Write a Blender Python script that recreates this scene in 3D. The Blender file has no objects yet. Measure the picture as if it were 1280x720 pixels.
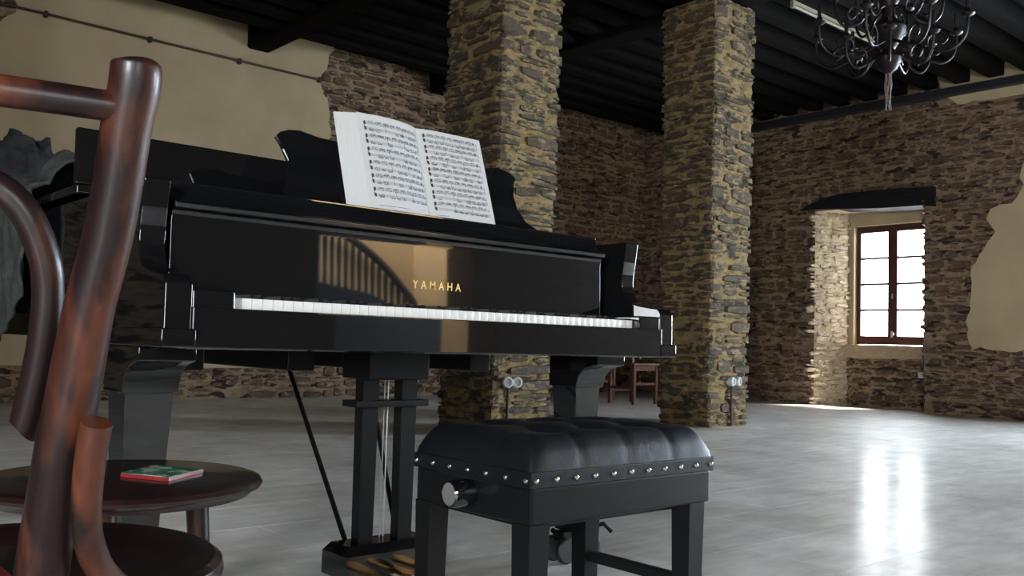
import bpy, bmesh, math, random
from mathutils import Vector, Matrix, noise
random.seed(7)
C = bpy.context.scene.collection
S = bpy.context.scene

# ------------------------------------------------------------------ camera
FOC, CAMZ = 1166.7, 0.6585
_yaw, _pit, _rol = (math.radians(a) for a in (49.062, 3.3797, 1.7003))
_f = Vector((math.cos(_pit)*math.cos(_yaw), math.cos(_pit)*math.sin(_yaw), math.sin(_pit)))
_r = Vector((math.sin(_yaw), -math.cos(_yaw), 0)); _u = _r.cross(_f)
_c, _s = math.cos(_rol), math.sin(_rol)
CR, CU = _c*_r + _s*_u, -_s*_r + _c*_u
cd = bpy.data.cameras.new('camera'); cam = bpy.data.objects.new('camera', cd); C.objects.link(cam)
cd.sensor_width = 36; cd.lens = FOC/1280*36; cd.clip_start = 0.05
M = Matrix((CR, CU, -_f)).transposed().to_4x4(); M.translation = Vector((0, 0, CAMZ)); cam.matrix_world = M
S.camera = cam

# ------------------------------------------------------------------ sky, daylight, exposure
w = bpy.data.worlds.new('sky'); S.world = w; w.use_nodes = True
bg = w.node_tree.nodes['Background']; bg.inputs[0].default_value = (0.86, 0.94, 1.0, 1); bg.inputs[1].default_value = 9.0
S.view_settings.view_transform = 'Standard'; S.view_settings.look = 'None'
S.view_settings.exposure = 0.0; S.view_settings.gamma = 1.0; S.view_settings.use_curve_mapping = False

def area(name, loc, direction, sx, sy, power=0, color=(1, 1, 1), portal=False):
    l = bpy.data.lights.new(name, 'AREA'); l.shape = 'RECTANGLE'; l.size = sx; l.size_y = sy
    l.energy = power; l.color = color
    if portal: l.cycles.is_portal = True
    o = bpy.data.objects.new(name, l); C.objects.link(o)
    o.location = loc; o.rotation_euler = Vector(direction).to_track_quat('-Z', 'Y').to_euler()
    return o
# area lamps: daylight at the visible window, added fill at unseen openings
area('window_daylight', (11.45, 5.64, 1.60), (-1, 0, -0.1), 1.2, 1.7, 65, (0.92, 0.97, 1.0))
XW_ = 10.6
DAY = (0.72, 0.86, 1.0)
area('window_daylight', (XW_+0.25, 1.1, 1.5), (-1, 0, -0.15), 1.4, 2.1, 760, DAY)
area('window_daylight', (XW_+0.25, -2.4, 1.5), (-1, 0, -0.15), 1.4, 2.1, 760, DAY)
area('window_daylight', (-3.2, -2.0, 1.6), (1, 0.15, -0.1), 1.4, 1.7, 560, (0.9, 0.95, 1.0))
area('window_daylight', (-0.6, -4.15, 1.5), (0, 1, -0.1), 1.4, 2.1, 60, (0.9, 0.95, 1.0))
sn = bpy.data.lights.new('sun', 'SUN'); sn.energy = 40.0; sn.angle = math.radians(7); sn.color = (1.0, 0.97, 0.92)
so_ = bpy.data.objects.new('sun', sn); C.objects.link(so_); so_.rotation_euler = Vector((-0.47, 0.25, -0.85)).to_track_quat('-Z', 'Y').to_euler()
# lamp added over the stairs to brighten the wall mirrored in the piano
area('stair_skylight', (5.35, -4.55, 3.9), (0, -0.12, -1), 1.7, 0.6, power=850, color=(1.0, 0.88, 0.70))

# ------------------------------------------------------------------ materials
def mat(name, base=(0.5, 0.5, 0.5), rough=0.5, metal=0.0, spec=0.5, coat=0.0, ior=None):
    m = bpy.data.materials.new(name); m.use_nodes = True
    b = m.node_tree.nodes['Principled BSDF']
    b.inputs['Base Color'].default_value = (*base, 1); b.inputs['Roughness'].default_value = rough
    b.inputs['Metallic'].default_value = metal; b.inputs['Specular IOR Level'].default_value = spec
    b.inputs['Coat Weight'].default_value = coat; b.inputs['Coat Roughness'].default_value = 0.05
    if ior: b.inputs['IOR'].default_value = ior
    return m
def nd(m, t, **kw):
    n = m.node_tree.nodes.new(t)
    for k, v in kw.items():
        if k in n.inputs: n.inputs[k].default_value = v
        else: setattr(n, k, v)
    return n
def ln(m, a, b): m.node_tree.links.new(a, b)
def ramp(m, fac, stops, interp='LINEAR'):
    r = nd(m, 'ShaderNodeValToRGB'); cr = r.color_ramp; cr.interpolation = interp
    while len(cr.elements) < len(stops): cr.elements.new(0.5)
    for e, (p, c) in zip(cr.elements, stops): e.position = p; e.color = (*c, 1)
    ln(m, fac, r.inputs[0]); return r.outputs[0]
def coords(m, scale=(1, 1, 1), kind='Position'):
    if kind == 'Position': src = nd(m, 'ShaderNodeNewGeometry').outputs['Position']
    else: src = nd(m, 'ShaderNodeTexCoord').outputs[kind]
    mp = nd(m, 'ShaderNodeMapping'); mp.inputs['Scale'].default_value = scale; ln(m, src, mp.inputs[0])
    return mp.outputs[0]
def noise_tex(m, vec, scale, detail=4, rough=0.55):
    n = nd(m, 'ShaderNodeTexNoise'); n.inputs['Scale'].default_value = scale; n.inputs['Detail'].default_value = detail
    n.inputs['Roughness'].default_value = rough; ln(m, vec, n.inputs['Vector']); return n.outputs[0]
def bump(m, h, strength=0.3, dist=0.01):
    b = nd(m, 'ShaderNodeBump'); b.inputs['Strength'].default_value = strength; b.inputs['Distance'].default_value = dist
    ln(m, h, b.inputs['Height']); ln(m, b.outputs[0], m.node_tree.nodes['Principled BSDF'].inputs['Normal'])
def base(m, col): ln(m, col, m.node_tree.nodes['Principled BSDF'].inputs['Base Color'])
def mix(m, fac, a, b):
    x = nd(m, 'ShaderNodeMix', data_type='RGBA')
    ln(m, fac, x.inputs[0]) if hasattr(fac, 'links') else setattr(x.inputs[0], 'default_value', fac)
    for v, i in ((a, 6), (b, 7)):
        if hasattr(v, 'links'): ln(m, v, x.inputs[i])
        else: x.inputs[i].default_value = (*v, 1)
    return x.outputs[2]

def stone_mat(name, cols, mortar, smear):
    m = mat(name, rough=0.75, spec=0.35)
    rnd = nd(m, 'ShaderNodeNewGeometry').outputs['Random Per Island']
    orn = nd(m, 'ShaderNodeObjectInfo').outputs['Random']
    ad = nd(m, 'ShaderNodeMath', operation='ADD'); ln(m, rnd, ad.inputs[0]); ln(m, orn, ad.inputs[1])
    fr = nd(m, 'ShaderNodeMath', operation='FRACT'); ln(m, ad.outputs[0], fr.inputs[0])
    c = ramp(m, fr.outputs[0], [(i/(len(cols)-1), k) for i, k in enumerate(cols)])
    p = coords(m, (1, 1, 2.2))
    n1 = noise_tex(m, p, 16, 6, 0.7)
    c = mix(m, ramp(m, n1, [(0.35, (0, 0, 0)), (0.7, (1, 1, 1))]), c, tuple(x*1.7+0.006 for x in cols[len(cols)//2]))
    n2 = noise_tex(m, p, 8, 7, 0.75)
    f = ramp(m, n2, [(smear, (0, 0, 0)), (smear+0.045, (1, 1, 1))])
    c = mix(m, f, c, mortar); base(m, c)
    bump(m, n1, 0.7, 0.02); return m
def mortar_mat(name, a, b, scale=14, fleck=None, thr=0.55, fs=5.5, fd=6, fr_=0.68):
    m = mat(name, rough=0.9, spec=0.2); p = coords(m, (1, 1, 2))
    n = noise_tex(m, p, scale, 6, 0.7); c = ramp(m, n, [(0.3, a), (0.7, b)])
    if fleck:   # slivers of stone lying flush in the mortar
        n2 = noise_tex(m, coords(m, (1, 1, 3.0)), fs, fd, fr_)
        c = mix(m, ramp(m, n2, [(thr, (0, 0, 0)), (thr+0.05, (1, 1, 1))]), c, fleck)
    base(m, c); bump(m, n, 0.8, 0.03); return m
STONE_P = stone_mat('pillar_stone', [(0.016, 0.014, 0.008), (0.027, 0.023, 0.013), (0.05, 0.031, 0.015), (0.02, 0.0195, 0.0135), (0.035, 0.028, 0.017)], (0.20, 0.142, 0.067), 0.545)
MORT_P = mortar_mat('pillar_mortar', (0.105, 0.073, 0.033), (0.265, 0.19, 0.09), fleck=(0.045, 0.036, 0.022), thr=0.515)
STONE_W = stone_mat('wall_stone', [(0.022, 0.014, 0.009), (0.042, 0.027, 0.017), (0.085, 0.049, 0.028), (0.03, 0.022, 0.016), (0.058, 0.04, 0.026)], (0.25, 0.175, 0.107), 0.565)
MORT_W = mortar_mat('wall_mortar', (0.11, 0.073, 0.042), (0.33, 0.237, 0.148), fleck=(0.035, 0.022, 0.014), thr=0.54, fs=5.0, fd=3.5, fr_=0.5)
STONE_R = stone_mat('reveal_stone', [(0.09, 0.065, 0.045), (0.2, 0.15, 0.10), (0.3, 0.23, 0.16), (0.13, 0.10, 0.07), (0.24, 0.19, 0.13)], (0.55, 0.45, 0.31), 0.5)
MORT_R = mortar_mat('reveal_mortar', (0.36, 0.28, 0.18), (0.62, 0.52, 0.36))  # whitish lime; paleness of mortar and stone also makes up for window light
def plaster_mat():
    m = mat('plaster', rough=0.9, spec=0.15); p = coords(m)
    n = noise_tex(m, p, 1.3, 6, 0.6); base(m, ramp(m, n, [(0.3, (0.325, 0.252, 0.153)), (0.7, (0.415, 0.33, 0.206))]))
    bump(m, noise_tex(m, p, 60, 3), 0.15, 0.004); return m
PLASTER = plaster_mat()
def floor_mat(name, stuff=False):
    m = mat(name, rough=0.4, spec=0.32, coat=0.2); b = m.node_tree.nodes['Principled BSDF']
    p = coords(m, (1, 0.55, 1)); rnd = nd(m, 'ShaderNodeObjectInfo').outputs['Random']
    n = noise_tex(m, p, 2.4, 8, 0.62); n3 = noise_tex(m, coords(m, (0.6, 2.0, 1)), 5, 6, 0.7)
    c = ramp(m, n, [(0.28, (0.43, 0.405, 0.365)), (0.5, (0.62, 0.60, 0.565)), (0.75, (0.74, 0.725, 0.70))])
    c2 = ramp(m, n3, [(0.3, (0.62, 0.6, 0.58)), (0.6, (1, 1, 1))])
    x = nd(m, 'ShaderNodeMix', data_type='RGBA', blend_type='MULTIPLY'); x.inputs[0].default_value = 0.8
    ln(m, c, x.inputs[6]); ln(m, c2, x.inputs[7])
    t = ramp(m, rnd, [(0, (0.95, 0.95, 0.94)), (1, (1.04, 1.04, 1.04))])
    y = nd(m, 'ShaderNodeMix', data_type='RGBA', blend_type='MULTIPLY'); y.inputs[0].default_value = 1
    ln(m, x.outputs[2], y.inputs[6]); ln(m, t, y.inputs[7]); base(m, y.outputs[2])
    b.inputs['Coat Roughness'].default_value = 0.075
    ln(m, ramp(m, n3, [(0.3, (0.55,)*3), (0.65, (0.42,)*3)]), b.inputs['Roughness'])
    h = noise_tex(m, coords(m, (1, 1, 1)), 7, 8, 0.72); bump(m, h, 0.15, 0.012); ln(m, m.node_tree.nodes['Bump'].outputs[0], b.inputs['Coat Normal']); return m
FLOOR = floor_mat('floor_tile_polished')
GROUT = mat('floor_grout', (0.09, 0.085, 0.075), 0.9, spec=0.1)
BLACK = mat('piano_lacquer', (0.004, 0.004, 0.0045), 0.03, spec=0.5, ior=1.8)
BLACKM = mat('piano_satin_black', (0.005, 0.005, 0.005), 0.4, spec=0.2)
IVORY = mat('key_white', (0.50, 0.49, 0.455), 0.3)
EBONY = mat('key_black', (0.006, 0.006, 0.006), 0.3)
BRASS = mat('brass', (0.30, 0.18, 0.055), 0.25, 1.0)
GOLD = mat('gold_lettering', (0.85, 0.58, 0.2), 0.35, 0.6)
CHROME = mat('chrome', (0.75, 0.75, 0.77), 0.15, 1.0)
NICKEL = mat('nickel_nail', (0.8, 0.76, 0.66), 0.25, 1.0)
IRON = mat('dark_bronze', (0.012, 0.008, 0.007), 0.42, 0.5)
def leather_mat():
    m = mat('black_leather', (0.005, 0.0057, 0.007), 0.45, spec=0.2); p = coords(m, kind='Object')
    n = noise_tex(m, p, 320, 2); n2 = noise_tex(m, coords(m, (1, 2, 1), 'Object'), 12, 4)
    a = nd(m, 'ShaderNodeMath', operation='MULTIPLY_ADD'); ln(m, n2, a.inputs[0]); a.inputs[1].default_value = 6; ln(m, n, a.inputs[2])
    bump(m, a.outputs[0], 0.25, 0.0015); return m
LEATHER = leather_mat()
BENCHW = mat('bench_black_wood', (0.005, 0.005, 0.0055), 0.32, spec=0.22)
def wood_mat(name, dark, light, rough, scale=(1, 1, 0.12), thr=(0.42, 0.68), spec=0.5, coat=0.15):
    m = mat(name, rough=rough, spec=spec, coat=coat); p = coords(m, scale, 'Object')
    n = noise_tex(m, p, 38, 6, 0.62); n2 = noise_tex(m, coords(m, (1, 1, 0.35), 'Object'), 11, 4, 0.6)
    s = nd(m, 'ShaderNodeMath', operation='MULTIPLY_ADD'); ln(m, n, s.inputs[0]); s.inputs[1].default_value = 0.5
    h = nd(m, 'ShaderNodeMath', operation='MULTIPLY'); ln(m, n2, h.inputs[0]); h.inputs[1].default_value = 0.5
    ln(m, h.outputs[0], s.inputs[2])
    base(m, ramp(m, s.outputs[0], [(thr[0], dark), (thr[1], light)]))
    bump(m, n, 0.25, 0.0015); return m
BENT = wood_mat('worn_bentwood', (0.008, 0.0032, 0.003), (0.085, 0.023, 0.010), 0.36, thr=(0.46, 0.66), spec=0.25, coat=0.06)
SEATW = wood_mat('dark_seat_wood', (0.008, 0.0035, 0.0035), (0.022, 0.008, 0.007), 0.25)
REDW = wood_mat('red_brown_wood', (0.07, 0.018, 0.010), (0.14, 0.04, 0.02), 0.35)
BEAM = wood_mat('dark_beam_wood', (0.003, 0.0025, 0.0025), (0.007, 0.006, 0.005), 0.85, (0.1, 1, 1), spec=0.05, coat=0.0)
RAILW = mat('dark_rail_wood', (0.010, 0.010, 0.013), 0.5)
FRAME = mat('window_frame_wood', (0.055, 0.018, 0.014), 0.35)
LINTEL = wood_mat('lintel_wood', (0.006, 0.006, 0.008), (0.014, 0.012, 0.013), 0.7, (1, 0.1, 1), spec=0.2, coat=0.0)
PAPER = mat('paper', (0.40, 0.40, 0.39), 0.7, spec=0.2)
INK = mat('print_ink', (0.025, 0.025, 0.03), 0.8)
INKL = mat('print_stave_grey', (0.15, 0.15, 0.155), 0.8)
WHITEP = mat('white_plastic', (0.5, 0.5, 0.49), 0.35)
GREYP = mat('grey_socket_face', (0.45, 0.44, 0.42), 0.4)
KNOBC = mat('knob_cap_grey', (0.16, 0.15, 0.145), 0.45)
SOCKH = mat('socket_dark', (0.05, 0.05, 0.05), 0.5)
RUBBER = mat('black_wheel', (0.012, 0.012, 0.012), 0.4)
PIPE = mat('rusty_pipe', (0.045, 0.022, 0.013), 0.5, 0.3)
SILL = mortar_mat('sill_stone', (0.30, 0.21, 0.13), (0.44, 0.33, 0.22), 8)
RED = mat('red_print', (0.15, 0.010, 0.012), 0.4)
COVER = mat('cover_print', rough=0.25)
base(COVER, ramp(COVER, noise_tex(COVER, coords(COVER, kind='Object'), 28, 3), [(0.35, (0.01, 0.03, 0.02)), (0.48, (0.05, 0.16, 0.10)), (0.58, (0.25, 0.33, 0.25)), (0.68, (0.30, 0.03, 0.03))]))
def cloth_mat(name, a, b):
    m = mat(name, rough=0.95, spec=0.1); n = noise_tex(m, coords(m, kind='Object'), 22, 6, 0.7)
    base(m, ramp(m, n, [(0.3, a), (0.7, b)])); bump(m, noise_tex(m, coords(m, kind='Object'), 140, 3), 0.5, 0.004); return m
GREYC = cloth_mat('grey_fleece', (0.022, 0.025, 0.023), (0.055, 0.06, 0.054))
DARKC = cloth_mat('dark_cloth', (0.008, 0.008, 0.009), (0.025, 0.025, 0.026))
def glass_mat():
    m = bpy.data.materials.new('window_glass'); m.use_nodes = True; t = m.node_tree; t.nodes.remove(t.nodes['Principled BSDF'])
    g = t.nodes.new('ShaderNodeBsdfGlossy'); g.inputs['Roughness'].default_value = 0.02
    tr = t.nodes.new('ShaderNodeBsdfTransparent'); mx = t.nodes.new('ShaderNodeMixShader'); mx.inputs[0].default_value = 0.05
    t.links.new(tr.outputs[0], mx.inputs[1]); t.links.new(g.outputs[0], mx.inputs[2])
    t.links.new(mx.outputs[0], t.nodes['Material Output'].inputs[0]); return m
GLASS = glass_mat()
DARKWALL = mortar_mat('dark_rubble', (0.018, 0.013, 0.009), (0.05, 0.036, 0.024), 9)
STAIRPL = mat('stairwell_plaster', (0.62, 0.5, 0.34), 0.9)

# ------------------------------------------------------------------ mesh helpers
class MB:
    def __init__(s): s.v = []; s.f = []; s.wn = False
    def add(s, vs, fs):
        k = len(s.v); s.v += [tuple(v) for v in vs]; s.f += [tuple(i+k for i in f) for f in fs]; return s
    def box(s, x0, y0, z0, x1, y1, z1, bev=0.0):
        if bev <= 0:
            return s.add([(x, y, z) for x in (x0, x1) for y in (y0, y1) for z in (z0, z1)],
                         [(0, 1, 3, 2), (4, 6, 7, 5), (0, 4, 5, 1), (2, 3, 7, 6), (0, 2, 6, 4), (1, 5, 7, 3)])
        bm = bmesh.new(); bmesh.ops.create_cube(bm, size=1)
        for v in bm.verts: v.co = Vector(((x0+x1)/2+v.co.x*(x1-x0), (y0+y1)/2+v.co.y*(y1-y0), (z0+z1)/2+v.co.z*(z1-z0)))
        bmesh.ops.bevel(bm, geom=bm.edges[:], offset=bev, segments=2, profile=0.5, affect='EDGES'); s.wn = True
        return s.bm(bm)
    def bm(s, bm):
        bm.verts.index_update(); s.add([v.co for v in bm.verts], [[v.index for v in f.verts] for f in bm.faces]); bm.free(); return s
    def prism(s, pts, axis, a, b, bev=0.0):
        # pts: outline in the two other axes (in x,y,z order); extruded along axis from a to b
        def P(p, t):
            return (t, p[0], p[1]) if axis == 'x' else (p[0], t, p[1]) if axis == 'y' else (p[0], p[1], t)
        bm = bmesh.new(); va = [bm.verts.new(P(p, a)) for p in pts]; vb = [bm.verts.new(P(p, b)) for p in pts]
        n = len(pts); bm.faces.new(va); bm.faces.new(vb[::-1])
        for i in range(n): bm.faces.new((va[i], vb[i], vb[(i+1) % n], va[(i+1) % n]))
        bmesh.ops.recalc_face_normals(bm, faces=bm.faces[:])
        if bev > 0:
            s.wn = True
            bmesh.ops.bevel(bm, geom=[e for e in bm.edges if len(e.link_faces) == 2 and e.calc_face_angle(0) > 0.6], offset=bev, segments=2, profile=0.5, affect='EDGES')
        return s.bm(bm)
    def frustum(s, c0, w0, d0, c1, w1, d1):
        vs = [(c[0]+sx*w/2, c[1]+sy*d/2, c[2]) for c, w, d in ((c0, w0, d0), (c1, w1, d1)) for sx, sy in ((-1, -1), (1, -1), (1, 1), (-1, 1))]
        return s.add(vs, [(3, 2, 1, 0), (4, 5, 6, 7), (0, 1, 5, 4), (1, 2, 6, 5), (2, 3, 7, 6), (3, 0, 4, 7)])
    def lathe(s, prof, c=(0, 0, 0), n=32, axis='z', cap=True):
        k = []; 
        for r, z in prof:
            for i in range(n):
                a = 2*math.pi*i/n; x, y = r*math.cos(a), r*math.sin(a)
                k.append((c[0]+x, c[1]+y, c[2]+z) if axis == 'z' else (c[0]+z, c[1]+x, c[2]+y) if axis == 'x' else (c[0]+y, c[1]+z, c[2]+x))
        fs = [(j*n+i, j*n+(i+1) % n, (j+1)*n+(i+1) % n, (j+1)*n+i) for j in range(len(prof)-1) for i in range(n)]
        if cap:
            if prof[0][0] > 1e-6: fs.append(tuple(range(n-1, -1, -1)))
            if prof[-1][0] > 1e-6: fs.append(tuple((len(prof)-1)*n+i for i in range(n)))
        return s.add(k, fs)
    def tube(s, pts, r, n=12, cap=True):
        pts = [Vector(p) for p in pts]; rr = r if isinstance(r, (list, tuple)) else [r]*len(pts)
        T = [(pts[min(i+1, len(pts)-1)]-pts[max(i-1, 0)]).normalized() for i in range(len(pts))]
        a = Vector((0, 0, 1)) if abs(T[0].z) < 0.9 else Vector((1, 0, 0)); N = (a-T[0]*a.dot(T[0])).normalized(); vs = []
        for i, p in enumerate(pts):
            N = (N-T[i]*N.dot(T[i])).normalized(); B = T[i].cross(N)
            for k in range(n):
                t = 2*math.pi*k/n; vs.append(p+(N*math.cos(t)+B*math.sin(t))*rr[i])
        fs = [(j*n+k, j*n+(k+1) % n, (j+1)*n+(k+1) % n, (j+1)*n+k) for j in range(len(pts)-1) for k in range(n)]
        if cap: fs += [tuple(range(n-1, -1, -1)), tuple((len(pts)-1)*n+k for k in range(n))]
        return s.add(vs, fs)
    def sphere(s, c, r, n=12, sq=(1, 1, 1)):
        pr_ = [(max(1e-7, r*math.sin(math.pi*i/(n//2+1))), -r*math.cos(math.pi*i/(n//2+1))) for i in range(n//2+2)]
        t = MB().lathe(pr_, n=n, cap=False)
        return s.add([(c[0]+v[0]*sq[0], c[1]+v[1]*sq[1], c[2]+v[2]*sq[2]) for v in t.v], t.f)
    def build(s, name, m, parent=None, smooth=True, ang=35):
        off = Vector(OFF.get(parent.name, (0, 0, 0))) if parent else Vector()
        me = bpy.data.meshes.new(name)
        me.from_pydata([(v[0]-off.x, v[1]-off.y, v[2]-off.z) for v in s.v], [], s.f); me.validate()
        me.materials.append(m)
        if smooth:
            me.polygons.foreach_set('use_smooth', [True]*len(me.polygons)); me.set_sharp_from_angle(angle=math.radians(ang))
        o = bpy.data.objects.new(name, me); C.objects.link(o)
        if s.wn and smooth: md = o.modifiers.new('normals', 'WEIGHTED_NORMAL'); md.keep_sharp = True; md.weight = 100
        if parent: o.parent = parent; OFF[o.name] = tuple(off)
        return o
OFF = {}
def tag(o, label, cat, group=None):
    o['label'] = label; o['category'] = cat
    if group: o['group'] = group
    return o
def thing(name, label, cat, loc=(0, 0, 0), group=None, local=False):
    o = bpy.data.objects.new(name, None); C.objects.link(o); o.location = loc; o.empty_display_size = 0.1
    OFF[o.name] = (0, 0, 0) if local else tuple(loc)
    return tag(o, label, cat, group)
def struct(o): o['kind'] = 'structure'; return o
def spline(pts, n=8):
    P = [Vector(p) for p in pts]; out = []
    for i in range(len(P)-1):
        p0, p1, p2, p3 = P[max(i-1, 0)], P[i], P[i+1], P[min(i+2, len(P)-1)]
        for k in range(n):
            t = k/n; out.append(0.5*((2*p1)+(p2-p0)*t+(2*p0-5*p1+4*p2-p3)*t*t+(3*p1-p0-3*p2+p3)*t**3))
    return out+[P[-1]]
def project(p):
    d = Vector(p)-Vector((0, 0, CAMZ)); z = d.dot(_f)
    if z < 0.1: return None
    return 640+FOC*d.dot(CR)/z, 360-FOC*d.dot(CU)/z, z

# ------------------------------------------------------------------ rubble masonry
XW, YB, ZC = 10.6, 9.25, 4.1
def rubble(u0, u1, v0, v1, R, hr=(0.06, 0.15), wr=(0.13, 0.36), gap=0.014, drop=0.06, wrap=False, quoin=()):
    out = []; v = v0
    while v < v1-0.02:
        H = min(R.uniform(*hr), v1-v); u = u0-(0 if wrap else R.uniform(0, 0.15)); ph = R.uniform(0, 9); amp = 0.0 if wrap else 0.018
        while u < u1-0.01:
            W = R.uniform(*wr)
            for c in quoin:
                if u < c and abs(u+W-c) < 0.1: W = c-u+R.uniform(0.1, 0.24)
            if wrap and u+W > u1-0.12: W = u1-u
            k = 1
            if H > 0.085: k = R.choice((1, 2, 2, 3)) if H > 0.12 else R.choice((1, 1, 2))
            cuts = [0]+sorted(R.uniform(0.3, 0.7) if k == 2 else (0.33*(i+1)+R.uniform(-0.06, 0.06)) for i in range(k-1))+[1]
            for a, b in zip(cuts, cuts[1:]):
                if R.random() < drop: continue
                segs = [(0, 1)]
                if b-a < 0.6 and W > 0.24 and R.random() < 0.5: c = R.uniform(0.35, 0.65); segs = [(0, c), (c, 1)]
                for sa, sb in segs:
                    ww = W*(sb-sa)-gap; hh = H*(b-a)-gap*0.75
                    if ww < 0.03 or hh < 0.012: continue
                    uc = u+W*(sa+sb)/2; vc = v+H*(a+b)/2+amp*math.sin(uc*2.1+ph)+R.uniform(-0.004, 0.004)
                    out.append((uc, vc, ww*R.uniform(0.86, 1.0), hh*R.uniform(0.8, 1.05)))
            u += W
        v += H
    return out
def stone_geo(st, fn, R, depth, corners=()):
    uc, vc, w_, h_ = st
    xs = [-1, -0.86, -0.3, 0.3, 0.86, 1]
    for c in corners:
        x = (c-uc)/(w_/2)
        if -1 < x < 1:
            e = 0.014/(w_/2); xs = [k for k in xs if abs(k-x) > 2*e and (abs(k) == 1 or abs(k-x) > 0.2)]+[x-e, x, x+e]; xs.sort()
    tilt = R.uniform(-0.05, 0.05)*w_; d0 = depth*R.uniform(0.55, 1.25); n = len(xs); vs = []
    for i, x in enumerate(xs):
        x = max(-1, min(1, x)); end = i in (0, n-1)
        hp = h_/2*(1-0.5*abs(x)**3.2)*R.uniform(0.84, 1.1); vm = vc+tilt*x*0.5+R.uniform(-1, 1)*h_*0.05
        if end: hp *= 0.75
        for j, (q, dd) in enumerate(((-1, -0.012), (-0.74, 1), (0.74, 1), (1, -0.012))):
            d = -0.012 if (dd < 0 or end) else d0*R.uniform(0.75, 1.15)
            vs.append(fn(uc+x*w_/2, vm+q*hp, d))
    return vs, [(i*4+j, (i+1)*4+j, (i+1)*4+j+1, i*4+j+1) for i in range(n-1) for j in range(3)]
def lay(stones, fn, parent, m, depth, R, corners=(), limit=300, single=True):
    sized = []
    for st in stones:
        pc = fn(st[0], st[1], 0); p = project(pc); a = 0
        if single and p and -5 < p[0] < 1285 and -5 < p[1] < 725:
            q0 = fn(st[0]-st[2]/2, st[1], 0.0); q1 = fn(st[0]+st[2]/2, st[1], 0.0); b0, b1 = project(q0), project(q1)
            # count only faces turned to the lens
            qa, qb = Vector(q0), Vector(q1); nrm = Vector(fn(st[0], st[1], 0.05))-Vector(pc)
            if nrm.dot(Vector((0, 0, CAMZ))-Vector(pc)) > 0 and b0 and b1:
                a = abs(b1[0]-b0[0])*st[3]*FOC/p[2]
        sized.append((a, st))
    order = sorted(range(len(sized)), key=lambda i: -sized[i][0])
    own = set(i for i in order[:limit] if sized[i][0] > 60)
    rest = MB()
    for i, (a, st) in enumerate(sized):
        vs, fs = stone_geo(st, fn, R, depth, corners)
        if i in own: MB().add(vs, fs).build('stone', m, parent, smooth=False)
        else: rest.add(vs, fs)
    if rest.f: rest.build('small_stones', m, parent, smooth=False)['kind'] = 'stuff'
def grid(us, vs, fn, R, amp, hole=None, closed=False):
    mb = MB(); nu = len(us); H = [[R.uniform(-amp, amp) for _ in vs] for _ in us]
    if closed: H[-1] = H[0]
    P = [fn(u, v, H[i][j]) for i, u in enumerate(us) for j, v in enumerate(vs)]
    fs = []
    for i in range(nu-1):
        for j in range(len(vs)-1):
            if hole and hole((us[i]+us[i+1])/2, (vs[j]+vs[j+1])/2): continue
            a = i*len(vs)+j; fs.append((a, a+len(vs), a+len(vs)+1, a+1))
    return mb.add(P, fs)
def rng_(a, b, step, extra=()):
    n = max(1, round((b-a)/step)); l = [a+(b-a)*i/n for i in range(n+1)]
    for e in extra: l = [x for x in l if abs(x-e) > step*0.4]+[e]
    return sorted(l)
def ragged(pts, R, step=0.07, amp=0.03, keep=()):
    out = []
    for i in range(len(pts)):
        a, b = Vector(pts[i]), Vector(pts[(i+1) % len(pts)]); L = (b-a).length
        if i in keep: out.append(tuple(a)); continue
        n = max(1, int(L/step)); nr = Vector((-(b-a).y, (b-a).x)).normalized()
        for k in range(n):
            p = a.lerp(b, k/n); out.append(tuple(p+nr*R.uniform(-amp, amp)*(1 if k else 0.3)))
    return out

# ------------------------------------------------------------------ floor
TX, TY = 0.775, 0.3865
floor = struct(MB().box(-3.2, -6.2, -0.12, 11.3, YB+0.1, -0.0015).build('floor', GROUT, None, False))
cand = []
for j in range(-16, 25):
    y0 = 1.487+(j-1)*TY; y1 = min(y0+TY, YB)
    if y1 < -6 or y0 > YB: continue
    for i in range(-8, 19):
        x0 = 1.5+i*TX+(TX/2 if j % 2 else 0)-TX*2; x1 = min(x0+TX, 11.25)
        if x1 < -3.1 or x0 > 11.2: continue
        p = [project((x, y, 0)) for x in (x0, x1) for y in (y0, y1)]; a = 0
        if all(p):
            X = [min(1290, max(-10, q[0])) for q in p]; Y = [min(725, max(0, q[1])) for q in p]; a = (max(X)-min(X))*(max(Y)-min(Y))
        cand.append((a, x0+0.001, y0+0.001, x1-0.001, y1-0.001))
cand.sort(key=lambda t: -t[0]); tm = None; rest = MB()
for k, (a, x0, y0, x1, y1) in enumerate(cand):
    if k < 300 and a > 30:
        full = abs(x1-x0-TX+0.002) < 1e-4 and abs(y1-y0-TY+0.002) < 1e-4
        if full:
            if tm is None:
                b = MB().box(0, 0, -0.012, TX-0.002, TY-0.002, 0); o = b.build('tile', FLOOR, floor, False); tm = o.data
            else: o = bpy.data.objects.new('tile', tm); C.objects.link(o); o.parent = floor
            o.location = (x0, y0, 0)
        else: MB().box(x0, y0, -0.012, x1, y1, 0).build('tile', FLOOR, floor, False)
    else: rest.box(x0, y0, -0.012, x1, y1, 0)
rest.build('more_tiles', FLOOR, floor, False)['kind'] = 'stuff'

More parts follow.
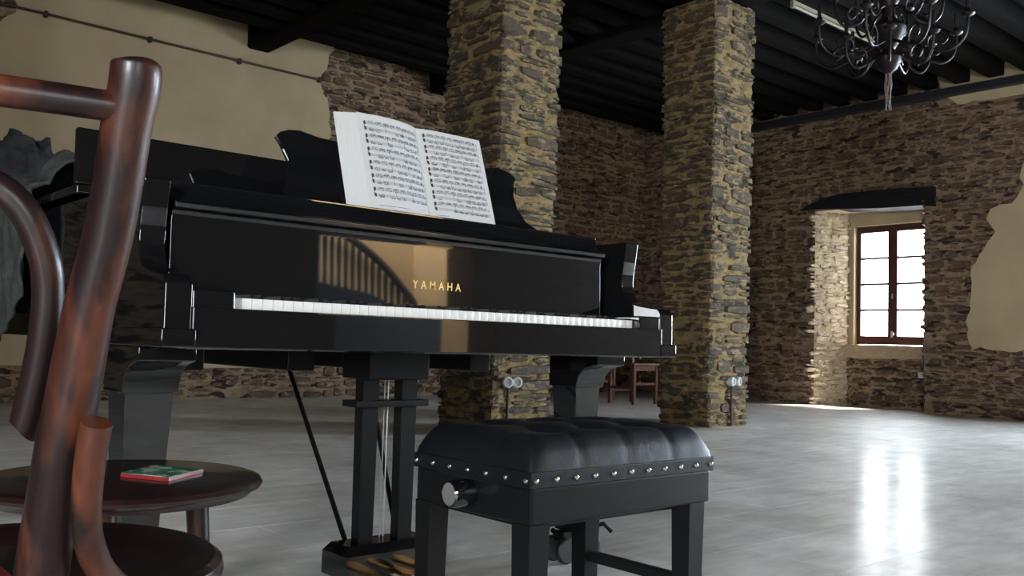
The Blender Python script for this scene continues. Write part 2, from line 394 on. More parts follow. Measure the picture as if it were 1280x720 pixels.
# ------------------------------------------------------------------ back wall
R = random.Random(3)
def fb(u, v, d): return (u, YB-d, v)
wb = struct(grid(rng_(-3.1, 11.3, 0.07), rng_(0, ZC, 0.06), fb, R, 0.008).build('wall_back', MORT_W, None, False))
edge = [(1.9, 0.33), (5.1, 0.31), (5.16, 0.7), (5.05, 1.3), (5.2, 1.9), (5.14, 2.5), (5.24, 3.0), (5.18, 3.25), (5.06, 3.52), (5.16, 3.75), (5.22, 3.98), (5.25, ZC-0.01),
        (2.0, ZC-0.01), (1.93, 3.8), (1.98, 3.5), (1.86, 3.38), (1.78, 3.2), (1.70, 2.6), (1.78, 1.9), (1.68, 1.2), (1.72, 0.7)]
def inside(p, poly):
    c = False; n = len(poly)
    for i in range(n):
        (x1, y1), (x2, y2) = poly[i], poly[(i+1) % n]
        if (y1 > p[1]) != (y2 > p[1]) and p[0] < (x2-x1)*(p[1]-y1)/(y2-y1)+x1: c = not c
    return c
def deep(st, poly):
    return all(inside((st[0]+sx*st[2]*0.55, st[1]+sy*st[3]*0.55), poly) for sx in (-1, 1) for sy in (-1, 1))
st = [s for s in rubble(-1.5, 11.2, 0.0, ZC, R, hr=(0.06, 0.16), wr=(0.12, 0.38)) if not deep(s, edge)]
lay(st, fb, wb, STONE_W, 0.02, R)
MB().prism(ragged(edge, R, keep=(0, 11)), 'y', YB-0.034, YB+0.01).build('plaster', PLASTER, wb, False)

# ------------------------------------------------------------------ window wall with its alcove
R = random.Random(5)
AY0, AY1, AZ = 4.985, 6.385, 2.45        # alcove mouth
BY0, BY1, BX = 5.1, 6.19, 11.06          # alcove back
def fr(u, v, d): return (XW-d, u, v)
WIN2 = [(0.35, 1.85, 0.4, 2.6), (-3.15, -1.65, 0.4, 2.6)]
def hole_r(u, v): return (AY0 < u < AY1 and v < AZ) or any(a < u < b and c < v < d for a, b, c, d in WIN2)
wr_ = struct(grid(rng_(-6.2, YB, 0.07, (AY0, AY1, 0.35, 1.85, -3.15, -1.65)), rng_(0, ZC, 0.06, (AZ, 0.4, 2.6)), fr, R, 0.008, hole_r).build('wall_right', MORT_W, None, False))
pl = [(-6.1, 0.74), (3.9, 0.75), (4.425, 0.738), (4.47, 0.8), (4.50, 0.9), (4.47, 1.25), (4.45, 1.64), (4.36, 1.78), (4.27, 1.93), (4.19, 2.02), (4.23, 2.09), (4.29, 2.17), (4.24, 2.27), (4.13, 2.31), (4.03, 2.32), (3.93, 2.44), (3.91, 2.74), (3.85, 2.9), (3.2, 3.0), (2.5, 2.95), (-6.1, 2.95)]
pl = pl[:1]+[(-3.3, 0.74), (-3.3, 2.75), (-1.5, 2.75), (-1.5, 0.742), (0.2, 0.742), (0.2, 2.75), (2.0, 2.75), (2.0, 0.745)]+pl[1:]
st = []
for s in rubble(-2, YB, 0, ZC-0.02, R, hr=(0.055, 0.14), wr=(0.12, 0.36)):
    if deep(s, pl) or s[0] < 2.05: continue
    u0_, u1_ = s[0]-s[2]/2, s[0]+s[2]/2
    if s[1]-s[3]/2 < AZ and u1_ > AY0-0.005 and u0_ < AY1+0.005:
        if s[0] < AY0 and AY0-u0_ > 0.06: s = ((u0_+AY0)/2, s[1], AY0-u0_, s[3])
        elif s[0] > AY1 and u1_-AY1 > 0.06: s = ((u1_+AY1)/2, s[1], u1_-AY1, s[3])
        else: continue
    st.append(s)
lay(st, fr, wr_, STONE_W, 0.02, R)
MB().prism(ragged(pl, R, keep=(0, 1, 2, 3, 4, 5, 6, 7, 8, len(pl)-1)), 'x', XW-0.034, XW+0.01).build('plaster', PLASTER, wr_, False)
strip = [(-6.1, 3.47), (4.35, 3.49), (4.6, 3.5), (4.75, 3.62), (4.9, ZC-0.02), (-6.1, ZC-0.02)]
MB().prism(ragged(strip, R, keep=(0, 4, 5)), 'x', XW-0.032, XW+0.01).build('plaster', PLASTER, wr_, False)
# reveals and back of the alcove
LV = Vector((BX-XW, BY1-AY1)); LL = LV.length; LVn = LV/LL; LN = Vector((LVn.y, -LVn.x))
if LN.y > 0: LN = -LN
def fl(u, v, d): return (XW+LVn.x*u+LN.x*d, AY1+LVn.y*u+LN.y*d, v)
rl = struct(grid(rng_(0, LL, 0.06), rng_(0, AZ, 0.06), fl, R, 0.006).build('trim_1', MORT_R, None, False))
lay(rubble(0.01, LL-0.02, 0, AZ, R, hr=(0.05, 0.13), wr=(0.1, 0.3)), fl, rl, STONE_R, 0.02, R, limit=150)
RV = Vector((BX-XW, BY0-AY0)); RL = RV.length; RVn = RV/RL; RN = Vector((-RVn.y, RVn.x))
def frr(u, v, d): return (XW+RVn.x*u+RN.x*d, AY0+RVn.y*u+RN.y*d, v)
rr_ = struct(grid(rng_(0, RL, 0.06), rng_(0, AZ, 0.06), frr, R, 0.006).build('trim_2', MORT_W, None, False))
lay(rubble(0.01, RL-0.02, 0, AZ, R), frr, rr_, STONE_W, 0.02, R, single=False)
for sgn, a, b in ((1, AY1, BY1), (-1, AY0, BY0)):
    struct(MB().prism([(XW+0.012, a+sgn*0.012), (BX+0.03, b+sgn*0.012), (BX+0.35, b+sgn*0.012), (BX+0.35, a+sgn*0.6), (XW+0.012, a+sgn*0.6)], 'z', -0.05, AZ+0.1).build('trim_%d' % (14 if sgn > 0 else 15), MORT_W, None, False))
struct(MB().box(BX+0.02, BY0-0.1, -0.05, BX+0.35, BY1+0.1, 0.66).build('trim_16', MORT_W, None, False))
WY0, WY1, WZ0, WZ1 = 5.165, 6.12, 0.777, 2.275   # window frame outside
def fa(u, v, d): return (BX-d, u, v)
ap = struct(grid(rng_(BY0, BY1, 0.06), rng_(0, 0.62, 0.06), fa, R, 0.006).build('trim_3', MORT_W, None, False))
lay(rubble(BY0+0.01, BY1-0.01, 0, 0.6, R, hr=(0.05, 0.12), wr=(0.1, 0.32)), fa, ap, STONE_W, 0.02, R, limit=60)
s4 = MB()   # plastered surround of the frame, and soffit under the lintel
for a in ((BY0-0.1, 0.6, WY0, AZ+0.1), (WY1, 0.6, BY1+0.1, AZ+0.1), (WY0, WZ1, WY1, AZ+0.1), (WY0, 0.6, WY1, WZ0-0.02)): s4.box(BX+0.02, a[0], a[1], BX+0.3, a[2], a[3])
struct(s4.build('trim_4', PLASTER, None, False))
struct(MB().box(XW+0.02, AY0-0.2, AZ-0.01, BX+0.3, AY1+0.1, AZ+0.12).build('trim_5', PLASTER, None, False))
struct(MB().prism(ragged([(BY0+0.01, 0.605), (BY1+0.03, 0.60), (BY1+0.035, 0.765), (BY0+0.01, 0.765)], R, 0.05, 0.008), 'x', BX-0.06, BX+0.2).build('trim_6', SILL, None, False))
# the window
win = struct(bpy.data.objects.new('window_1', None)); C.objects.link(win); win.location = (BX+0.1, (WY0+WY1)/2, WZ0); OFF['window_1'] = tuple(win.location)
def window(win, x, y0, y1, z0, z1, ax='x', rows=4, handle=True, fw=0.05, mid=0.118):
    def bx(a0, b0, a1, b1, d0, d1, m, name, par=win, bev=0.004):
        return (MB().box(x+d0, a0, b0, x+d1, a1, b1, bev) if ax == 'x' else MB().box(a0, x+d0, b0, a1, x+d1, b1, bev)).build(name, m, par)
    for a0, b0, a1, b1 in ((y0, z0, y0+0.03, z1), (y1-0.03, z0, y1, z1), (y0+0.03, z1-0.035, y1-0.03, z1), (y0+0.03, z0, y1-0.03, z0+0.035)):
        bx(a0, b0, a1, b1, 0, 0.07, FRAME, 'frame')
    m_ = (y0+y1)/2
    for a, b in ((y0+0.03, m_), (m_, y1-0.03)):
        sash = MB()
        L, Rr = (mid/2 if abs(a-m_) < 1e-6 else 0.028), (mid/2 if abs(b-m_) < 1e-6 else 0.028)
        def sb(q, a0, b0, a1, b1, d0, d1):
            return q.box(x+d0, a0, b0, x+d1, a1, b1, 0.003) if ax == 'x' else q.box(a0, x+d0, b0, a1, x+d1, b1, 0.003)
        zb, zt = z0+0.105, z1-0.085
        for k in ((a, z0+0.035, a+L, z1-0.035), (b-Rr, z0+0.035, b, z1-0.035), (a+L, z0+0.035, b-Rr, zb), (a+L, zt, b-Rr, z1-0.035)):
            sb(sash, k[0], k[1], k[2], k[3], -0.012, 0.04)
        so = sash.build('sash', FRAME, win)
        for i in range(rows):
            c0, c1 = zb+(zt-zb)*i/rows, zb+(zt-zb)*(i+1)/rows
            sb(MB(), a+L-0.004, c0, b-Rr+0.004, c1, 0.012, 0.016).build('pane', GLASS, so, False)
            if i: sb(MB(), a+L, c0-0.013, b-Rr, c0+0.013, 0.0, 0.028).build('glazing_bar', FRAME, so)
    if handle:
        hd = MB().box(x-0.03, m_-0.012, z0+0.09, x-0.012, m_+0.012, z0+0.17, 0.003).build('window_handle', WHITEP, win)
        MB().box(x-0.055, m_-0.035, z0+0.115, x-0.028, m_-0.018, z0+0.15, 0.003).build('lever', WHITEP, hd)
        MB().box(x-0.022, m_-0.008, 1.35, x-0.012, m_+0.008, 1.41, 0.002).build('latch', WHITEP, win)
window(win, BX+0.1, WY0, WY1, WZ0, WZ1)
lt = [(6.59, 2.455), (6.5, 2.505), (6.3, 2.585), (6.05, 2.637), (5.5, 2.63), (4.853, 2.60), (4.85, 2.37), (5.0, 2.375), (5.5, 2.405), (6.0, 2.44), (6.4, 2.455)]
struct(MB().prism([(y, z+0.012*math.sin(y*9)) for y, z in lt], 'x', XW-0.045, XW+0.30, 0.008).build('trim_7', LINTEL, None))
# unseen windows and openings outside the frame, placed to let fill daylight in
for i, (a, b, c, d) in enumerate(WIN2):
    wn = struct(bpy.data.objects.new('window_%d' % (i+2), None)); C.objects.link(wn); wn.location = (XW+0.3, (a+b)/2, c); OFF[wn.name] = tuple(wn.location)
    window(wn, XW+0.3, a, b, c, d, handle=False, rows=4)
    rv = MB()
    for k in ((a-0.1, c-0.1, a, d+0.1), (b, c-0.1, b+0.1, d+0.1), (a, d, b, d+0.1), (a, c-0.1, b, c)): rv.box(XW+0.0, k[0], k[1], XW+0.45, k[2], k[3])
    struct(rv.build('trim_%d' % (8+i), PLASTER, None, False))
wl = MB()
for k in ((-6.2, 0, -2.8, ZC), (-1.2, 0, YB+0.1, ZC), (-2.8, 0, -1.2, 0.7), (-2.8, 2.5, -1.2, ZC)): wl.box(-3.45, k[0], k[1], -3.1, k[2], k[3])
struct(wl.build('wall_left', DARKWALL, None, False))
wn = struct(bpy.data.objects.new('window_4', None)); C.objects.link(wn); wn.location = (-3.35, -2.0, 0.7); OFF[wn.name] = tuple(wn.location)
window(wn, -3.35, -2.8, -1.2, 0.7, 2.5, handle=False)
YR = -4.0
wf = MB()
for k in ((-3.1, 0, -1.4, ZC), (-1.4, 2.6, 0.2, ZC), (-1.4, 0, 0.2, 0.4), (0.2, 0, 4.42, ZC), (6.33, 0, 11.2, ZC), (4.42, 3.2, 6.33, ZC)): wf.box(k[0], YR-0.45, k[1], k[2], YR, k[3])
struct(wf.build('wall_front', DARKWALL, None, False))
wn = struct(bpy.data.objects.new('window_5', None)); C.objects.link(wn); wn.location = (-0.6, YR-0.3, 0.4); OFF[wn.name] = tuple(wn.location)
window(wn, YR-0.3, -1.4, 0.2, 0.4, 2.6, ax='y', handle=False)
# stairwell seen only as a reflection in the piano lacquer
sw = MB(); sw.box(2.9, -5.25, 0, 6.6, -5.1, ZC).box(4.2, -5.1, 0, 4.35, YR-0.45, ZC).box(6.33, -5.1, 0, 6.6, YR-0.45, ZC)
struct(sw.build('trim_10', STAIRPL, None, False))
stair = thing('staircase', 'dark wooden staircase with sloping balustrade against a beige wall, mirrored in the piano front', 'staircase', (4.4, -4.5, 0))
for k in range(7):
    x = 4.36+k*0.2; z = 1.30-k*0.17
    MB().box(x, -5.0, max(0.0, z-0.17), x+0.2, -4.3, z).build('step', RAILW, stair, False)
rail = [(4.36, -4.25, 2.3), (4.62, -4.25, 2.2), (4.95, -4.25, 2.06), (5.3, -4.25, 1.85), (5.6, -4.25, 1.58), (5.75, -4.25, 1.42)]
MB().box(4.36, -5.095, 0, 6.32, -5.05, 0.98).build('panelling', RAILW, stair, False)  # unseen dark panel added to keep stairwell glare off the key slip
MB().tube(spline(rail, 6), 0.04, 10).build('handrail', RAILW, stair)
MB().prism([(4.36, 0), (5.8, 0), (5.8, 1.1), (5.6, 1.32), (5.2, 1.5), (4.36, 1.62)], 'y', -4.27, -4.22).build('stringer', RAILW, stair, False)
for k in range(17):
    x = 4.42+k*0.08; zt = 2.3-0.36*(x-4.36)-0.15*(x-4.36)**2.2; h = zt-1.0
    MB().lathe([(0.018, 0), (0.03, 0.3*h), (0.02, 0.6*h), (0.03, 0.85*h), (0.018, h)], (x, -4.25, 1.0), 8).build('baluster', RAILW, stair)

# ------------------------------------------------------------------ ceiling
ce = struct(MB().box(-3.4, -6.2, ZC, 11.4, YB+0.3, ZC+0.1).build('ceiling', RAILW, None, False))
jm = None
for k in range(-23, 13):
    y = 4.095+0.3645*k
    if y < -5.8: continue
    if jm is None: o = MB().box(-3.1, 0, 3.735, XW+0.05, 0.17, 3.94, 0.012).build('joist', BEAM, ce); jm = o.data
    else: o = bpy.data.objects.new('joist', jm); C.objects.link(o); o.parent = ce
    o.location.y = y
MB().box(-3.1, -6.1, 3.94, XW+0.05, YB, 3.965).build('boarding', BEAM, ce, False)
for x0, x1, y1 in ((-0.6, -0.3, YB), (1.72, 1.98, YB), (4.19, 4.45, YB), (6.57, 6.87, YB)):
    MB().box(x0, -6, 3.69, x1, y1, 4.05, 0.03).build('girder', BEAM, ce)
struct(MB().prism([(XW+0.02, 3.60), (XW-0.07, 3.60), (XW-0.085, 3.625), (XW-0.085, 3.70), (XW+0.02, 3.715)], 'y', -6, 8.2, 0.004).build('trim_11', RAILW, None))

# ------------------------------------------------------------------ pillars
def pillar(name, x0, y0, s, t, z1, seed, label):
    R = random.Random(seed); per = 2*(s+t); corners = [0, s, s+t, 2*s+t, per]
    # unrolled: u=0 at the corner nearest the lens shifted so that the seam is at the far corner
    def at(u, v, d):
        # taper: the shaft widens slightly upwards
        u = u % per
        near = min(abs(u-c) for c in (0, t, t+s, 2*t+s, per))
        e = d+0.006*v-0.01-0.016*max(0, 1-near/0.035)+0.014*noise.noise(Vector((math.cos(u/per*6.283)*2.2, math.sin(u/per*6.283)*2.2, v*2.6+seed)))
        def cn(i): return [(x0-e, y0+t+e), (x0-e, y0-e), (x0+s+e, y0-e), (x0+s+e, y0+t+e)][i % 4]
        L = [t, s, t, s]; k = 0
        while u > L[k] and k < 3: u -= L[k]; k += 1
        a, b = cn(k), cn(k+1); f = u/L[k]
        return (a[0]+(b[0]-a[0])*f, a[1]+(b[1]-a[1])*f, v)
    cs = [0, t, t+s, 2*t+s, per]
    us = rng_(0, per, 0.055, cs[1:-1])
    o = grid(us, rng_(0, z1, 0.05), at, R, 0.010, closed=True).build(name, MORT_P, None, False); tag(o, label, 'pillar', 'stone pillars')
    st = rubble(0, per, 0.0, z1, R, hr=(0.065, 0.17), wr=(0.14, 0.46), gap=0.015, drop=0.05, wrap=True, quoin=cs[1:-1])
    lay(st, at, o, STONE_P, 0.019, R, corners=cs[1:-1])
    return o, at
p1, p1at = pillar('stone_pillar', 4.255, 5.09, 0.575, 0.66, 3.75, 21, 'rough stone pillar standing right behind the piano and its open music book')
p2, p2at = pillar('stone_pillar', 6.41, 4.84, 0.565, 0.56, 3.70, 22, 'rough stone pillar at the right end of the piano, standing free in the room')

# ------------------------------------------------------------------ pipe on the back wall
pp = thing('wall_pipe', 'thin rusty pipe running along the top of the beige back wall on small brackets', 'pipe', (3.5, YB-0.07, 3.53))
MB().tube([(-1.5, YB-0.075, 3.56), (2.2, YB-0.075, 3.539), (4.1, YB-0.075, 3.522), (5.08, YB-0.075, 3.52)], 0.012, 8).build('pipe_run', PIPE, pp)
for x, z in ((2.22, 3.539), (3.17, 3.53), (4.1, 3.521), (5.04, 3.52), (1.2, 3.545)):
    MB().box(x-0.015, YB-0.09, z-0.028, x+0.015, YB-0.02, z+0.026, 0.004).build('bracket', PIPE, pp)

# ------------------------------------------------------------------ grand piano
PX0, PX1, PF = 0.67, 2.19, 1.79
pn = thing('grand_piano', 'polished black grand piano with its keyboard uncovered, filling the middle of the hall', 'piano', (1.43, 2.2, 0))
def tail(inset=0.0):
    a = inset
    pts = [(PX0+a, 2.05+a)]+[(PX0+a, y) for y in (2.5, 3.0, 3.3)]
    c = [(PX0+a, 3.45), (0.74+a*.7, 3.75-a*.6), (0.95, 3.93-a), (1.2, 3.93-a), (1.4-a*.6, 3.78-a*.7), (1.53-a, 3.5-a*.3), (1.68-a, 3.22), (1.93-a, 2.98-a*.5), (2.13-a, 2.75), (PX1-a, 2.5)]
    pts += [tuple(p) for p in spline([(x, y, 0) for x, y in c], 4)]
    return [(p[0], p[1]) for p in pts]+[(PX1-a, 2.05+a)]
MB().prism(tail(), 'z', 0.70, 0.975, 0.006).build('rim', BLACK, pn)
MB().prism(tail(0.05), 'z', 0.64, 0.70).build('soundboard_frame', BLACKM, pn, False)
for k in range(4):
    MB().box(0.85+0.3*k, 2.2, 0.57, 0.93+0.3*k, 3.3-0.14*k, 0.64, 0.006).build('underbeam', BLACKM, pn)
lid = [(x+(0.012 if x > 1.4 else -0.012), y) for x, y in tail() if y > 2.36]
lid = [(PX0-0.012, 2.355)]+lid+[(PX1+0.012, 2.355)]
MB().prism(lid, 'z', 0.985, 1.008, 0.005).build('lid', BLACK, pn)
fl_ = [(2.362, 1.01), (2.384, 1.01), (2.392, 1.148), (2.370, 1.148)]
MB().prism(fl_, 'x', PX0-0.012, 2.05, 0.004).build('lid_flap', BLACK, pn)
for x in (0.95, 1.43, 1.91): MB().box(x-0.12, 2.335, 0.994, x+0.12, 2.356, 1.016, 0.002).build('hinge', BRASS, pn)
def arm_profile():
    pts = [(2.07, 0.63), (2.07, 0.978), (1.93, 0.978)]
    pts += [tuple(p)[:2] for p in spline([(1.93, 0.978, 0), (1.938, 0.92, 0), (1.946, 0.86, 0), (1.94, 0.825, 0), (1.92, 0.797, 0), (1.88, 0.784, 0), (1.83, 0.776, 0), (1.803, 0.772, 0), (1.789, 0.757, 0)], 5)][1:]
    return pts+[(1.787, 0.63)]
for x0, x1 in ((PX0, PX0+0.055), (PX1-0.055, PX1)):
    MB().prism(arm_profile(), 'x', x0, x1, 0.004).build('arm', BLACK, pn)
    MB().box(x0-0.007, 1.778, 0.630, x1+0.007, 2.35, 0.668, 0.004).build('arm_moulding', BLACK, pn)
MB().box(PX0+0.05, 1.80, 0.628, PX1-0.05, 2.3, 0.70, 0.004).build('keybed', BLACK, pn)
MB().box(PX0+0.055, 1.782, 0.63, PX1-0.055, 1.806, 0.7115, 0.003).build('key_slip', BLACK, pn)
for x0, x1 in ((PX0+0.055, 0.8145), (2.0445, PX1-0.055)):
    MB().box(x0, 1.79, 0.70, x1, 1.955, 0.748, 0.006).build('key_block', BLACK, pn)
fbp = [(1.962, 0.738), (1.967, 0.90), (1.962, 0.921), (1.949, 0.925), (1.946, 0.937), (1.952, 0.941), (1.972, 0.944), (1.985, 0.962), (1.99, 0.985), (2.05, 0.987), (2.05, 0.738)]
fbo = MB().prism(fbp, 'x', 0.742, 2.06, 0.0025).build('fallboard', BLACK, pn)
MB().box(0.742, 1.99, 0.975, 2.06, 2.33, 0.988, 0.002).build('music_shelf', BLACK, pn)
MB().box(0.735, 2.06, 0.72, 2.125, 2.33, 0.90).build('action_cover', BLACKM, pn, False)
# lettering on the fallboard
fc = bpy.data.curves.new('lettering', 'FONT'); fc.body = 'YAMAHA'; fc.size = 0.030; fc.space_character = 1.75; fc.extrude = 0.0004; fc.offset = 0.0002
fc.align_x = 'LEFT'; fc.materials.append(GOLD)
tx = bpy.data.objects.new('lettering', fc); C.objects.link(tx); tx.parent = fbo; tx.location = (1.368-1.43, 1.9637-2.2, 0.7915); tx.rotation_euler = (math.radians(90), 0, 0)
bpy.context.view_layer.update(); k_ = 0.155/max(0.01, tx.dimensions.x)
me = bpy.data.meshes.new_from_object(tx.evaluated_get(bpy.context.evaluated_depsgraph_get())); loc_ = tuple(tx.location)
bpy.data.objects.remove(tx); tx = bpy.data.objects.new('lettering', me); C.objects.link(tx); tx.parent = fbo; tx.location = loc_
tx.rotation_euler = (math.radians(90), 0, 0); tx.scale.x = k_
if not me.materials: me.materials.append(GOLD)
# keys
KW = 1.227/52
wm = None; bk = None
for k in range(52):
    x = 0.816+k*KW
    if wm is None: o = MB().box(0.0006, 0, 0.706, KW-0.0006, 0.16, 0.7345, 0.0008).build('white_key', IVORY, None); wm = o.data
    else: o = bpy.data.objects.new('white_key', wm); C.objects.link(o)
    o.parent = pn; o.location = (x-1.43, 1.817-2.2, 0)
    if k and (k % 7) in (1, 3, 4, 6, 0) and k < 52 and not (k == 0):
        # black keys to the left of white key k (piano starts on A)
        if bk is None: o = MB().frustum((0, 0.05, 0.733), 0.012, 0.096, (0, 0.053, 0.7455), 0.009, 0.09).build('black_key', EBONY, None); bk = o.data
        else: o = bpy.data.objects.new('black_key', bk); C.objects.link(o)
        o.parent = pn; o.location = (x-1.43, 1.862-2.2, 0)
# music desk
dk = [(1.035, 0.988), (1.045, 1.02), (1.062, 1.06), (1.066, 1.10), (1.052, 1.14), (1.040, 1.160), (1.052, 1.172), (1.075, 1.182), (1.105, 1.186), (1.16, 1.176), (1.25, 1.172), (1.43, 1.172), (1.61, 1.172), (1.70, 1.176), (1.755, 1.186), (1.785, 1.182), (1.81, 1.172), (1.822, 1.160), (1.81, 1.14), (1.80, 1.10), (1.805, 1.06), (1.83, 1.02), (1.875, 0.997), (1.92, 0.988)]
def lean(y0, z0, a, mb):
    c, s = math.cos(a), math.sin(a); mb.v = [(x, y0+(y-y0)*c+(z-z0)*s, z0+(z-z0)*c-(y-y0)*s) for x, y, z in mb.v]; return mb
lean(2.045, 0.988, 0.31, MB().prism(dk, 'y', 2.045, 2.062, 0.003)).build('music_desk', BLACK, pn)
for x in (1.2, 1.66): MB().tube([(x, 2.095, 1.08), (x, 2.2, 0.99)], 0.006, 8).build('desk_prop', BRASS, pn)
# legs
def leg(x, y, top, name='leg'):
    l = MB().frustum((x, y, 0.12), 0.068, 0.068, (x, y, 0.53), 0.102, 0.102).build(name, BLACK, pn, True)
    MB().frustum((x, y, 0.095), 0.076, 0.076, (x, y, 0.12), 0.076, 0.076).build('foot_collar', BLACKM, l)
    sc = [(y-0.145, top), (y-0.145, 0.60), (y-0.125, 0.597), (y-0.095, 0.588), (y-0.07, 0.568), (y-0.06, 0.54), (y-0.058, 0.53), (y+0.058, 0.53), (y+0.06, top)]
    MB().prism(sc, 'x', x-0.06, x+0.06, 0.003).build('leg_block', BLACK, l)
    c = MB().box(x-0.06, y-0.022, 0.062, x+0.06, y+0.022, 0.095, 0.006)
    c.tube([(x-0.085, y, 0.10), (x-0.06, y, 0.082)], 0.008, 8)
    co = c.build('caster', BLACKM, l)
    for sx in (-0.052, 0.052):
        for sy in (-0.022, 0.022):
            MB().lathe([(0.004, -0.011), (0.034, -0.011), (0.039, -0.007), (0.039, 0.007), (0.034, 0.011), (0.012, 0.011), (0.010, 0.014), (0.004, 0.014)], (x+sx, y+sy*1.2, 0.039), 18, 'y').build('caster_wheel', RUBBER, l)
    MB().tube([(x+0.055, y-0.03, 0.10), (x+0.085, y-0.05, 0.11), (x+0.11, y-0.06, 0.085)], 0.007, 8).build('caster_brake', BLACKM, l)
    return l
leg(0.727, 2.05, 0.63); leg(2.062, 2.06, 0.63); leg(1.07, 3.62, 0.66)
# lyre
ly = MB().box(1.335, 2.10, 0.55, 1.53, 2.24, 0.64, 0.006).build('pedal_lyre', BLACKM, pn)
for x in (1.372, 1.497): MB().frustum((x, 2.165, 0.10), 0.044, 0.036, (x, 2.165, 0.56), 0.05, 0.04).build('lyre_post', BLACKM, ly)
MB().box(1.315, 2.125, 0.476, 1.55, 2.20, 0.494, 0.003).build('lyre_crossbar', BLACKM, ly)
MB().frustum((1.432, 2.165, 0.035), 0.285, 0.125, (1.432, 2.165, 0.095), 0.285, 0.125).frustum((1.432, 2.165, 0.095), 0.285, 0.125, (1.432, 2.165, 0.118), 0.255, 0.085).build('pedal_box', BLACK, ly, True)
for k in (-1, 0, 1):
    x = 1.432+k*0.075
    MB().prism([(x-0.013, 2.11), (x+0.013, 2.11), (x+0.017, 2.06), (x+0.021, 2.02), (x+0.014, 1.995), (x, 1.988), (x-0.014, 1.995), (x-0.021, 2.02), (x-0.017, 2.06)], 'z', 0.045, 0.057, 0.003).build('pedal', BRASS, ly)
for k, x in enumerate((1.444, 1.456)): MB().tube([(x, 2.19, 0.11), (x, 2.19, 0.6)], 0.0018, 8).build('pedal_rod', GREYP, ly)
for a, b in (((1.35, 2.21, 0.11), (1.475, 2.86, 0.615)), ((1.515, 2.21, 0.11), (1.75, 2.80, 0.63))): MB().tube([a, b], 0.0075, 8).build('lyre_brace', BLACKM, ly)

# ------------------------------------------------------------------ open music book on the desk
bk_ = thing('music_book', 'thick open book of printed piano music standing on the black music desk', 'book', (1.45, 2.02, 0.99))
LEAN = 0.33
BXL, SPX, BXR = 1.207, 1.468, 1.688      # left fore edge, spine, right fore edge
def page_pt(side, s, t, off=0.0):
    # s from the spine (0) to the fore edge (1); t from the bottom (0) to the top (1); off lifts along the page normal
    if side < 0:
        x = SPX-(SPX-BXL-0.048)*s; bul = 0.052*math.sin(min(1, s*1.35)*math.pi*0.5)**0.8-0.012*s*s
    else:
        x = SPX+(BXR-SPX)*s; bul = 0.016*math.sin(min(1, s*3)*math.pi*0.5)-0.004*s
    z = 0.272*t; y = -bul-off
    return (x-0.055*(1-t)*0+0.0*s, 2.036+y*math.cos(LEAN)+z*math.sin(LEAN)*1.0, 0.990+z*math.cos(LEAN)+0.02*(0)+ (-y)*0.0)
